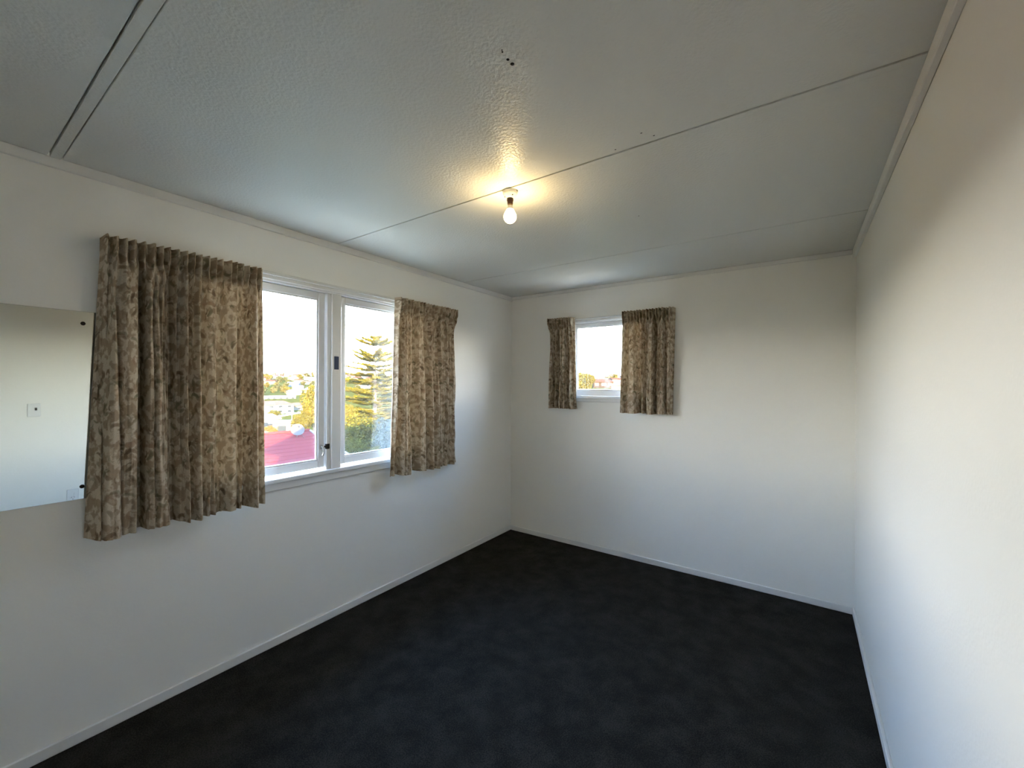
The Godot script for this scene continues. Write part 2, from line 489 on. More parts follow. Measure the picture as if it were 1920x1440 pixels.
# a hung curtain: knots [place at top, place at bottom, distance from wall] along the wall
func curtain(called: String, label: String, knots: Array, ytop: float, ybot: float, along_z: bool, pleat: float, sd: int, hem: float) -> void:
	var t := thing(called, label, "curtain", Vector3.ZERO, 0.0, "floral print curtains")
	var r := RandomNumberGenerator.new()
	r.seed = sd
	var NU := 300
	var NV := 70
	var kn := knots.size()
	var head := 0.078 if along_z else 0.07
	var wob := FastNoiseLite.new()
	wob.seed = sd; wob.frequency = 2.6
	var P := func(a: float, y: float, d: float) -> Vector3: return Vector3(d, y, a) if along_z else Vector3(a, y, d)
	var grid: Array = []
	for j in NV + 1:
		var tt := float(j) / NV
		var yy := ytop - (ytop - ybot) * tt
		var below := clampf((ytop - yy - head) / (ytop - ybot - head), 0, 1)
		var in_head := 1.0 - smoothstep(head * 0.75, head * 1.9, ytop - yy)
		var row := PackedVector3Array()
		for i in NU + 1:
			var s := float(i) / NU * (kn - 1)
			var k := mini(int(s), kn - 2)
			var f := s - k
			var a0 := lerpf(knots[k][0], knots[k][1], below)
			var a1 := lerpf(knots[k + 1][0], knots[k + 1][1], below)
			var fs := f * f * (3.0 - 2.0 * f)
			var a := lerpf(a0, a1, f)
			var dm := lerpf(knots[k][2], knots[k + 1][2], fs)
			# folds are shallow at the tape and deepen downwards
			var amp := 0.85 + 0.55 * smoothstep(0.0, 0.5, below)
			var mean := 0.088
			var edge := minf(i, NU - i) / float(NU)
			var d := lerpf(dm, mean + (dm - mean) * amp * (1.3 if dm < mean else 1.0), smoothstep(0.0, 0.05, edge))
			# pencil pleats in the heading
			var pl := sin(a * TAU / pleat + 1.5 * wob.get_noise_1d(a * 4.0))
			var dh := mean + 0.024 * pl + 0.012 * wob.get_noise_2d(a * 3.0, 7.0) + 0.12 * (dm - mean)
			dh = lerpf(dm, dh, smoothstep(0.0, 0.05, edge))
			d = lerpf(d, dh, in_head)
			# gathers run a little way down from the tape
			d += 0.006 * pl * exp(-maxf(0.0, ytop - yy - head) / 0.10) * (1.0 - in_head)
			d += 0.010 * wob.get_noise_2d(a * 3.0, yy * 0.8) * below
			# narrow creases between the folds
			var cr := 1.0 - absf(wob.get_noise_2d(a * 3.2 + 31.0, below * 0.10))
			d -= 0.045 * pow(cr, 6.0) * smoothstep(0.0, 0.12, below) * smoothstep(0.0, 0.04, edge)
			# waist of the tape
			d -= 0.010 * exp(-pow((ytop - yy - head) / 0.012, 2.0)) * smoothstep(0.0, 0.05, edge)
			var y2 := yy - hem * below * (0.5 + 0.5 * wob.get_noise_1d(a * 1.6 + 9.0)) + (0.006 * wob.get_noise_1d(a * 9.0) if j == 0 else 0.0)
			row.append(P.call(a, y2, maxf(d, 0.012)))
		grid.append(row)
	# cloth length along the hem gives the print its place
	var us := PackedFloat32Array()
	var acc := 0.0
	for i in NU + 1:
		if i > 0: acc += (grid[NV * 3 / 4][i] - grid[NV * 3 / 4][i - 1]).length()
		us.append(acc)
	var layers := [["cloth", 0.0, M.cloth], ["lining", -0.004, M.lining]]
	for L in layers:
		var m := MB.new()
		var jj0 := 0 if L[0] == "cloth" else 3
		var jj1 := NV if L[0] == "cloth" else NV - 2
		for j in range(jj0, jj1 + 1):
			for i in NU + 1:
				var q: Vector3 = grid[j][i]
				var du: Vector3 = grid[j][mini(i + 1, NU)] - grid[j][maxi(i - 1, 0)]
				var dv: Vector3 = grid[mini(j + 1, NV)][i] - grid[maxi(j - 1, 0)][i]
				var nn := du.cross(dv).normalized()
				var into := Vector3(1, 0, 0) if along_z else Vector3(0, 0, 1)
				if nn.dot(into) < 0: nn = -nn
				m.vert(q + into * L[1], nn, Vector2(us[i], q.y))
		var W := NU + 1
		for j in jj1 - jj0:
			for i in NU:
				var o := j * W + i
				m.tri_i(o, o + 1, o + W + 1); m.tri_i(o, o + W + 1, o + W)
		obj(L[0], m, L[2], t)

func build_curtains() -> void:
	curtain("curtain", "widest floral curtain beside the mirror, partly lit through by the window",
		[[3.075, 3.118, 0.014], [3.07, 3.108, 0.06], [3.035, 3.075, 0.112], [2.99, 3.02, 0.108], [2.968, 2.972, 0.104], [2.955, 2.944, 0.040], [2.93, 2.926, 0.116], [2.895, 2.875, 0.118],
		[2.868, 2.848, 0.105], [2.85, 2.832, 0.030], [2.82, 2.806, 0.085], [2.797, 2.787, 0.122], [2.78, 2.768, 0.062], [2.752, 2.738, 0.108], [2.72, 2.715, 0.078], [2.685, 2.672, 0.100], [2.65, 2.645, 0.074],
		[2.60, 2.605, 0.102], [2.56, 2.56, 0.094], [2.53, 2.524, 0.045], [2.505, 2.496, 0.118], [2.475, 2.468, 0.082], [2.452, 2.432, 0.072]],
		2.115, 0.862, true, 0.030, 11, 0.024)
	curtain("curtain", "narrower floral curtain at the wide window, beside the room corner",
		[[1.556, 1.588, 0.060], [1.535, 1.56, 0.095], [1.515, 1.525, 0.05], [1.495, 1.50, 0.115], [1.455, 1.468, 0.10], [1.435, 1.43, 0.105], [1.39, 1.37, 0.048], [1.365, 1.335, 0.10], [1.325, 1.295, 0.108], [1.29, 1.26, 0.07],
		[1.25, 1.222, 0.118], [1.22, 1.19, 0.108], [1.165, 1.156, 0.118], [1.15, 1.145, 0.05], [1.10, 1.10, 0.088], [1.055, 1.05, 0.112], [1.04, 1.038, 0.06], [1.005, 1.0, 0.092], [0.98, 0.968, 0.112], [0.965, 0.945, 0.07], [0.94, 0.90, 0.085], [0.925, 0.885, 0.06], [0.918, 0.878, 0.014]],
		2.12, 0.852, true, 0.030, 12, 0.03)
	curtain("curtain", "narrow short floral curtain bunched beside the room corner, at the small window",
		[[0.478, 0.452, 0.014], [0.486, 0.46, 0.06], [0.515, 0.50, 0.10], [0.545, 0.528, 0.045], [0.565, 0.55, 0.105], [0.585, 0.575, 0.040], [0.61, 0.60, 0.095], [0.635, 0.635, 0.112], [0.665, 0.662, 0.100], [0.685, 0.684, 0.05], [0.70, 0.70, 0.095], [0.725, 0.735, 0.075], [0.748, 0.768, 0.055]],
		2.122, 1.285, false, 0.024, 13, 0.012)
	curtain("curtain", "short floral curtain of the small window, hung towards the plain wall",
		[[1.195, 1.178, 0.055], [1.215, 1.20, 0.092], [1.245, 1.24, 0.078], [1.275, 1.275, 0.10], [1.30, 1.318, 0.108], [1.33, 1.345, 0.06], [1.365, 1.375, 0.092], [1.385, 1.40, 0.06], [1.41, 1.425, 0.105], [1.455, 1.458, 0.11], [1.48, 1.478, 0.035], [1.50, 1.50, 0.11], [1.53, 1.545, 0.116], [1.555, 1.562, 0.07], [1.59, 1.58, 0.095], [1.61, 1.60, 0.06], [1.622, 1.605, 0.014]],
		2.125, 1.272, false, 0.026, 14, 0.016)
	var t := MB.new()
	t.box(Vector3(XL + 0.015, 2.110, 0.92), Vector3(XL + 0.027, 2.118, 3.07), 0.002)
	for z in [0.93, 1.6, 2.35, 3.05]: t.box(Vector3(XL, 2.106, z), Vector3(XL + 0.018, 2.121, z + 0.016), 0.001)
	tag(obj("curtain_track", t, M.plastic), "thin white curtain track above the wide window", "curtain track")
	t = MB.new()
	t.box(Vector3(0.48, 2.104, ZB + 0.015), Vector3(1.615, 2.111, ZB + 0.027), 0.002)
	for x in [0.5, 0.95, 1.58]: t.box(Vector3(x, 2.100, ZB), Vector3(x + 0.016, 2.114, ZB + 0.018), 0.001)
	tag(obj("curtain_track", t, M.plastic), "thin white curtain track above the small window", "curtain track")

func build_fittings() -> void:
	# mirror
	var t := thing("wall_mirror", "frameless mirror screwed to the wall beside the widest curtain", "mirror", Vector3(XL, 1.015, 3.078))
	obj("backing_edge", boxes([[Vector3(0.0, 0, 0), Vector3(0.0045, 0.782, 0.62)]], 0.001), M.mirror_edge, t)
	obj("mirror_sheet", boxes([[Vector3(0.0045, 0.0008, 0.0008), Vector3(0.006, 0.7812, 0.6192)]]), M.mirror, t)
	for y in [0.052, 0.732]:
		for z in [0.042, 0.578]:
			var m := MB.new()
			var x := Transform3D(Basis(Vector3(0, 0, 1), -PI / 2), Vector3(0.006, y, z))
			m.lathe([Vector2(0.0001, 0.006), Vector2(0.004, 0.0055), Vector2(0.007, 0.003), Vector2(0.008, 0)], 14, x)
			obj("dome_screw", m, M.dark_metal, t)
	# bulb on its batten holder
	var c := Vector3(1.344, HC, 1.945)
	t = thing("ceiling_lamp", "bare glowing bulb in a white ceiling holder", "lamp", c)
	var m2 := MB.new()
	m2.lathe([Vector2(0.034, -0.004), Vector2(0.034, -0.013), Vector2(0.030, -0.021), Vector2(0.022, -0.030), Vector2(0.0145, -0.036), Vector2(0.0001, -0.036)], 28)
	var base := obj("lamp_base", m2, M.porcelain, t)
	for a in [0.5, 2.6]:
		var sc := MB.new()
		sc.lathe([Vector2(0.0001, 0.0015), Vector2(0.003, 0.001), Vector2(0.0035, -0.001)], 8, Transform3D(Basis(Vector3(1, 0, 0), PI), Vector3(0.024 * cos(a), -0.0275, 0.024 * sin(a))))
		obj("screw", sc, M.dark, base)
	m2 = MB.new()
	m2.lathe([Vector2(0.0001, -0.035), Vector2(0.0145, -0.035), Vector2(0.0155, -0.040), Vector2(0.0155, -0.047), Vector2(0.0135, -0.049), Vector2(0.0130, -0.062), Vector2(0.0001, -0.062)], 24)
	obj("lamp_holder", m2, M.bakelite, t)
	m2 = MB.new()
	m2.lathe([Vector2(0.0001, -0.061), Vector2(0.0112, -0.061), Vector2(0.0112, -0.070), Vector2(0.0001, -0.070)], 20)
	obj("bulb_cap", m2, M.brass, t)
	m2 = MB.new()
	m2.lathe([Vector2(0.0112, -0.069), Vector2(0.0125, -0.074), Vector2(0.0150, -0.082), Vector2(0.0165, -0.086), Vector2(0.0001, -0.086)], 20)
	obj("bulb_collar", m2, M.porcelain, t)
	m2 = MB.new()
	var pr := [Vector2(0.0165, -0.086)]
	for k in 13:
		var a := lerpf(0.95, PI, k / 12.0)
		pr.append(Vector2(maxf(0.0305 * sin(a), 0.0001), -0.120 + 0.0305 * cos(a)))
	m2.lathe(pr, 28)
	obj("bulb_glass", m2, M.bulb, t)
	var l := OmniLight3D.new()
	l.name = "bulb_light"
	l.position = Vector3(0, -0.118, 0)
	l.light_color = Color(1.0, 0.88, 0.64)
	l.light_energy = BULB
	l.light_size = 0.028
	l.omni_range = 12.0
	l.omni_attenuation = 2.0
	l.shadow_enabled = true
	t.add_child(l)
	# plates on the plain wall, seen in the mirror
	for d in [[1.268, 2.955, "white switch plate on the plain wall, shown in the mirror", "light_switch", "switch"], [0.513, 2.729, "low white power outlet on the plain wall, shown in the mirror", "power_outlet", "outlet"]]:
		var s := thing(d[3], d[2], d[4], Vector3(XR, d[0], d[1]))
		obj("plate", boxes([[Vector3(-0.009, -0.055, -0.037), Vector3(0, 0.055, 0.037)]], 0.003), M.plastic, s)
		var rk := MB.new()
		rk.box(Vector3(-0.0145, -0.002, -0.016), Vector3(-0.008, 0.020, -0.004), 0.001)
		obj("rocker", rk, M.dark_metal if d[3] == "light_switch" else M.plastic, s)
		if d[3] == "power_outlet":
			for q in [[-0.008, -0.015, 0.6], [0.008, -0.015, -0.6], [0.0, -0.032, 0.0]]:
				var sl := MB.new()
				sl.box(Vector3(-0.0098, -0.005, -0.0012), Vector3(-0.008, 0.005, 0.0012), 0, Transform3D(Basis(Vector3(1, 0, 0), q[2]), Vector3(0, q[1], q[0])))
				obj("socket_slot", sl, M.dark, s)

# ---------------------------------------------------------------- outside
func along(ys: Array, r: float) -> float:
	for k in range(ys.size() - 1, -1, -1):
		if r >= ys[k][0]:
			if k == ys.size() - 1: return ys[k][1]
			return lerpf(ys[k][1], ys[k + 1][1], (r - ys[k][0]) / (ys[k + 1][0] - ys[k][0]))
	return ys[0][1]

func gy(x: float, z: float) -> float:
	var dx := x - EYE.x
	var dz := z - EYE.z
	var r := sqrt(dx * dx + dz * dz)
	# towards the wide window the ground drops to a valley and climbs a hill; towards the small window it stays high
	var west := [[0, -3.3], [12, -3.3], [25, -3.9], [45, -5.0], [90, -7.6], [150, -10.5], [260, -15.5], [340, -11.5], [450, -3.0], [620, 8.0], [760, 14.0], [950, 15.0], [5000, 10]]
	var north := [[0, -3.3], [12, -3.2], [40, -2.2], [100, -1.0], [206, 0.0], [300, 1.0], [450, 4.5], [620, 11.0], [760, 14.5], [950, 15.0], [5000, 10]]
	var a := rad_to_deg(atan2(-dx, -dz))
	var y := lerpf(along(west, r), along(north, r), 1.0 - smoothstep(28.0, 48.0, absf(a)))
	y += sin(a * 0.21 + r * 0.004) * 1.0 * smoothstep(350.0, 600.0, r)
	return y

func leaf_blob(m: MB, c: Vector3, rad: Vector3, count: int, size: float, cols: Array, r: RandomNumberGenerator, shell := 0.55) -> void:
	for k in count:
		var d := Vector3(r.randfn(), r.randfn(), r.randfn()).normalized()
		var rr := lerpf(shell, 1.0, sqrt(r.randf()))
		var p := c + d * rad * rr
		var cc: Color = cols[r.randi() % cols.size()]
		m.col = cc   # any leaf may have any of the plant's colours
		var nn := (d + Vector3(r.randfn(), r.randfn() + 0.5, r.randfn()) * 0.55).normalized()
		var s := nn.cross(Vector3(r.randfn(), r.randfn(), r.randfn())).normalized()
		var t := nn.cross(s)
		var e := size * r.randf_range(0.6, 1.3)
		var i := m.vert(p - s * e, nn); var j := m.vert(p + t * e * 0.55, nn); var q := m.vert(p + s * e, nn); var o := m.vert(p - t * e * 0.55, nn)
		m.tri_i(i, j, q); m.tri_i(i, q, o)

func bush_meshes(lumps: int, leaves: int, size: float, cols: Array, sd: int) -> Array:
	# a crown of radius one round the origin, and a trunk of height one
	var r := RandomNumberGenerator.new()
	r.seed = sd
	var m := MB.new()
	m.colored = true
	leaf_blob(m, Vector3.ZERO, Vector3.ONE * 0.72, leaves / 3, size, cols, r)
	for k in lumps:
		var d := Vector3(r.randfn(), r.randfn() * 0.8 + 0.25, r.randfn()).normalized()
		leaf_blob(m, d * r.randf_range(0.5, 0.75), Vector3.ONE * r.randf_range(0.2, 0.42), (leaves * 2 / 3) / lumps, size, cols, r)
	var tr := MB.new()
	tr.tube([Vector3(0, -0.05, 0), Vector3(0.04, 0.5, 0), Vector3(0, 1.05, 0)], [0.09, 0.07, 0.03], 6)
	return [m.mesh(M.leaf), tr.mesh(M.bark)]

func plant(called: String, label: String, category: String, group: String, meshes: Array, at: Vector3, turn: float, scale := Vector3.ONE) -> Node3D:
	# at is the middle of the crown; the trunk stands on the ground below it
	var g := minf(gy(at.x, at.z) - 0.1, at.y - scale.y)
	var t := thing(called, label, category, Vector3(at.x, g, at.z), turn, group)
	var f := put("foliage", meshes[0], t)
	f.position.y = at.y - g
	f.scale = scale
	var k := put("trunk", meshes[1], t)
	k.scale = Vector3(scale.x, at.y - g, scale.z)
	return t

func roof_mesh(w: float, d: float, h: float, rise: float, over: float, hip: float, m: Material) -> ArrayMesh:
	var b := MB.new()
	var x := w / 2 + over
	var z := d / 2 + over
	var e0 := Vector3(-x, h, z); var e1 := Vector3(x, h, z); var e2 := Vector3(x, h, -z); var e3 := Vector3(-x, h, -z)
	var r0 := Vector3(-x + hip, h + rise, 0); var r1 := Vector3(x - hip, h + rise, 0)
	b.quad(e0, e1, r1, r0, Vector3(0, 1, 0.5)); b.quad(e2, e3, r0, r1, Vector3(0, 1, -0.5))
	b.tri(e1, e2, r1, Vector3(1, 0.5, 0)); b.tri(e3, e0, r0, Vector3(-1, 0.5, 0))
	b.box(Vector3(-x, h - 0.18, -z), Vector3(x, h - 0.001, z))
	return b.mesh(m)

func house(called: String, label: String, category: String, group: String, at: Vector3, turn: float, w: float, d: float, h: float, rise: float, hip: float, wall: Material, roof: Material, rows: int, cols: int, sunk := 1.5) -> Node3D:
	var t := thing(called, label, category, at, turn, group)
	obj("wall", boxes([[Vector3(-w / 2, -sunk, -d / 2), Vector3(w / 2, h - 0.1, d / 2)]]), wall, t)
	put("roof", roof_mesh(w, d, h, rise, 0.5, hip, roof), t)
	for j in rows:
		for i in cols:
			var cx := -w / 2 + w * (i + 0.5) / cols
			var cy := h * (j + 0.58) / rows
			var ww := minf(w / cols * 0.5, 1.9)
			var wh := h / rows * 0.42
			var wd := obj("window", boxes([[Vector3(cx - ww / 2 - 0.08, cy - wh / 2 - 0.08, d / 2 - 0.02), Vector3(cx + ww / 2 + 0.08, cy + wh / 2 + 0.08, d / 2 + 0.05)]]), M.render_white, t)
			obj("pane", boxes([[Vector3(cx - ww / 2, cy - wh / 2, d / 2 + 0.03), Vector3(cx + ww / 2, cy + wh / 2, d / 2 + 0.07)]]), M.pane_dark, wd)
	return t

func facing(at: Vector3) -> float:
	return atan2(EYE.x - at.x, EYE.z - at.z)

func build_outside() -> void:
	rng.seed = 4242
	# ground
	var g := MB.new()
	var rs := [0.0, 6, 12, 18, 25, 34, 45, 65, 90, 120, 150, 200, 260, 300, 340, 390, 450, 530, 620, 700, 760, 850, 950, 1200, 1600]
	var NA := 144
	for j in rs.size():
		for i in NA + 1:
			var a := TAU * i / NA
			var x: float = EYE.x + sin(a) * rs[j]
			var z: float = EYE.z + cos(a) * rs[j]
			g.vert(Vector3(x, gy(x, z), z), Vector3.UP)
	for j in rs.size() - 1:
		for i in NA:
			var o := j * (NA + 1) + i
			g.tri_i(o, o + 1, o + NA + 2); g.tri_i(o, o + NA + 2, o + NA + 1)
	var gr := obj("ground", g, M.grass)
	struct(gr, "grassy ground sloping away below the house and up the far hill", "ground")
	# the rest of the house: the storey below, the rooms beside, the roof
	var hb := boxes([[Vector3(XL - TH, -3.6, ZB - TH), Vector3(4.0, -0.161, 6.35)], [Vector3(XR + TH + 0.01, -0.16, ZB - TH), Vector3(4.0, 2.54, 6.35)], [Vector3(XL - TH, -0.16, ZF + TH + 0.01), Vector3(XR + TH, 2.54, 6.35)]])
	struct(obj("wall_outer", hb, M.render_cream), "outer walls of the rest of the house", "wall")
	var hr := put("roof_outer", roof_mesh(6.5, 4.13, 2.75, 1.9, 0.55, 0.0, M.roof_grey))
	hr.position = Vector3((XL - TH + 4.0) / 2, 0, (ZB - TH + 6.35) / 2)
	hr.rotation.y = PI / 2
	struct(hr, "pitched roof over the house", "roof")

	var yd := MB.new()
	yd.box(Vector3(-6.2, -3.5, -9.0), Vector3(-0.2, -3.22, 14.0), 0.02)
	yd.box(Vector3(-0.2, -3.5, -9.0), Vector3(9.0, -3.22, -0.2), 0.02)
	struct(obj("ground_paving", yd, M.concrete), "pale sand-coloured paving round the house", "paving")
	build_red_roof()
	build_pine()
	build_neighbours()
	build_hill()

func build_red_roof() -> void:
	# neighbour's house below the wide window: red metal tile roof, ridge along z, gable end at z = zh
	var rx := -18.5
	var t := thing("red_roofed_house", "neighbouring house with a red metal tile roof below the wide window", "house", Vector3(rx, 0, 0))
	var ry := -0.95
	var zh := -8.2
	var zl := 3.0
	var run := 6.0
	var slope := 0.27
	var rows := 16
	var rf := MB.new()
	for k in rows:
		# courses overlap: each starts a little above the one below
		var x0 := run * k / rows
		var x1 := run * (k + 1) / rows
		for sg in [1.0, -1.0]:
			var a := Vector3(sg * x0, ry - slope * x0 - (0.009 if k > 0 else 0.0), 0)
			var b := Vector3(sg * x1, ry - slope * x1, 0)
			rf.quad(a + Vector3(0, 0, zh), a + Vector3(0, 0, zl), b + Vector3(0, 0.0, zl), b + Vector3(0, 0, zh), Vector3(sg * 0.3, 1, 0))
			rf.quad(b + Vector3(0, 0, zh), b + Vector3(0, 0, zl), b + Vector3(0, -0.009, zl), b + Vector3(0, -0.009, zh), Vector3(sg, 0.1, 0))
	obj("roof", rf, M.roof_red, t)
	var cap := MB.new()
	cap.tube([Vector3(0, ry + 0.01, zh), Vector3(0, ry + 0.01, zl)], [0.08], 8)
	obj("ridge_cap", cap, M.roof_red, t)
	var wl := MB.new()
	wl.box(Vector3(-run + 0.5, -5.6, zh + 0.4), Vector3(run - 0.5, ry - slope * run, zl - 0.4))
	for z in [zh + 0.4, zl - 0.4]:
		wl.tri(Vector3(-run + 0.5, ry - slope * run - 0.01, z), Vector3(run - 0.5, ry - slope * run - 0.01, z), Vector3(0, ry - 0.16, z), Vector3(0, 0, -1 if z < 0 else 1))
	obj("wall", wl, M.render_white, t)
	for z in [zh, zl]:
		for sg in [1.0, -1.0]:
			var bb := MB.new()
			var x := Transform3D(Basis(Vector3(0, 0, 1), -sg * atan(slope)), Vector3(0, ry, z))
			var ln := run / cos(atan(slope))
			bb.box(Vector3(minf(0, sg * ln), -0.17, -0.05), Vector3(maxf(0, sg * ln), 0.05, 0.05), 0.01, x)
			obj("barge_board", bb, M.render_white, t)
	for sg in [1.0, -1.0]:
		obj("gutter", boxes([[Vector3(sg * run - 0.06, ry - slope * run - 0.1, zh), Vector3(sg * run + 0.06, ry - slope * run + 0.01, zl)]], 0.01), M.render_white, t)
	# satellite dish on the slope near the ridge
	var dp := px(556, 822, 20.3)
	dp.y = ry - slope * (dp.x - rx)
	var d := thing("satellite_dish", "grey satellite dish on the red metal roof", "satellite dish", dp)
	var look := Vector3(0.80, 0.52, 0.30).normalized()
	var sx := look.cross(Vector3.UP).normalized()
	var hub := Vector3(-0.10, 0.34, -0.10)
	var xf := Transform3D(Basis(sx, look, sx.cross(look)), hub)
	var ms := MB.new()
	ms.tube([Vector3(0, 0, 0), Vector3(-0.12, 0.18, -0.12), hub + Vector3(-0.05, 0.0, -0.02)], [0.022], 8)
	ms.tube([Vector3(0.2, -0.05, -0.3), Vector3(-0.12, 0.3, -0.18)], [0.012], 6)
	obj("mast", ms, M.roof_grey, d)
	var ds := MB.new()
	var prof := []
	for k in 9:
		var r := 0.31 * k / 8.0
		prof.append(Vector2(maxf(r, 0.0001), 0.07 * (r / 0.31) * (r / 0.31)))
	for k in 9:
		var r := 0.313 * (8 - k) / 8.0
		prof.append(Vector2(maxf(r, 0.0001), 0.07 * (r / 0.313) * (r / 0.313) - 0.012))
	ds.lathe(prof, 28, xf)
	obj("dish", ds, M.roof_grey, d)
	var ar := MB.new()
	ar.tube([xf * Vector3(0, 0.06, 0.29), xf * Vector3(0, 0.34, 0.08)], [0.012], 6)
	ar.tube([xf * Vector3(0, 0.35, 0.08), xf * Vector3(0, 0.28, 0.05)], [0.03], 8)
	obj("feed_arm", ar, M.roof_grey, d)

func build_pine() -> void:
	var r := RandomNumberGenerator.new()
	r.seed = 99
	var D := 40.0
	var top := px(704, 628, D)
	var foot := gy(top.x, top.z) - 0.3
	var t := thing("norfolk_pine", "tall tiered pine with spreading layered branches", "tree", Vector3(top.x, foot, top.z), 0.3)
	var H := top.y - foot
	var tr := MB.new()
	tr.tube([Vector3(0, 0, 0), Vector3(0, H * 0.5, 0), Vector3(0, H * 0.97, 0)], [0.24, 0.14, 0.025], 8)
	obj("trunk", tr, M.bark, t)
	var cols := [Color(0.0648, 0.0583, 0.0069), Color(0.0497, 0.0475, 0.0069), Color(0.0799, 0.0683, 0.0078), Color(0.0346, 0.0363, 0.0078)]
	# whorls: [height below the top, reach, branches]
	var tiers := [[0.25, 0.6, 5], [0.6, 1.2, 5], [0.9, 1.8, 7], [2.05, 2.1, 6], [2.5, 2.4, 7], [2.95, 2.2, 6]]
	var y := 3.35
	while y < H - 0.8:
		tiers.append([y, minf(2.5 + (y - 3.2) * 0.40, 4.3), 8])
		y += r.randf_range(0.36, 0.56)
	var turn := 0.0
	for k in tiers.size():
		turn += r.randf_range(0.2, 0.6)
		var tier: Array = tiers[k]
		for b in tier[2]:
			var a: float = turn + TAU * b / tier[2] + r.randf_range(-0.25, 0.25)
			var ln: float = tier[1] * r.randf_range(0.66, 1.12)
			var y0: float = H - tier[0] - 0.1 + r.randf_range(-0.16, 0.16) * (1.0 if k > 4 else 0.4)
			var lift := (0.30 if k < 5 else 0.10) + r.randf_range(-0.05, 0.07)
			var dir := Vector3(cos(a), 0, sin(a))
			var side := Vector3(-sin(a), 0, cos(a))
			var m := MB.new()
			m.colored = true
			m.col = Color(0.09, 0.07, 0.045)
			var at := func(s: float) -> Vector3: return dir * ln * s + Vector3(0, y0 + lift * ln * s * (0.25 + 0.75 * s), 0)
			var pts := []
			for q in 6: pts.append(at.call(q / 5.0))
			m.tube(pts, [0.035, 0.03, 0.025, 0.02, 0.014, 0.008], 4)
			var cnt := int(ln * (38 if k < 5 else 21))
			for q in cnt:
				var s := lerpf(0.2, 1.0, (q + r.randf()) / cnt)
				var p: Vector3 = at.call(s)
				var sg := 1.0 if q % 2 == 0 else -1.0
				var reach := (0.14 + 0.30 * ln * 0.38 * sin(PI * clampf(s * 0.9 + 0.08, 0, 1))) * r.randf_range(0.5, 1.15)
				var e := p + side * sg * reach + dir * reach * 0.7 + Vector3(0, r.randf_range(-0.06, 0.16), 0)
				var cc: Color = cols[r.randi() % 4]
				m.col = cc   # old and young growth mixed at random all over the tree
				m.tube([p, p.lerp(e, 0.5) + Vector3(0, -0.015, 0), e], [0.03, 0.055, 0.02] if k < 5 else [0.02, 0.038, 0.012], 3)
				# shoots turn up along each twig
				for w in 3:
					var g := p.lerp(e, r.randf_range(0.2, 1.0))
					m.tube([g, g + dir * r.randf_range(0.02, 0.16) + side * r.randf_range(-0.09, 0.09) + Vector3(0, r.randf_range(0.03, 0.14), 0)], [0.028, 0.01], 3)
			obj("branch", m, M.leaf, t)

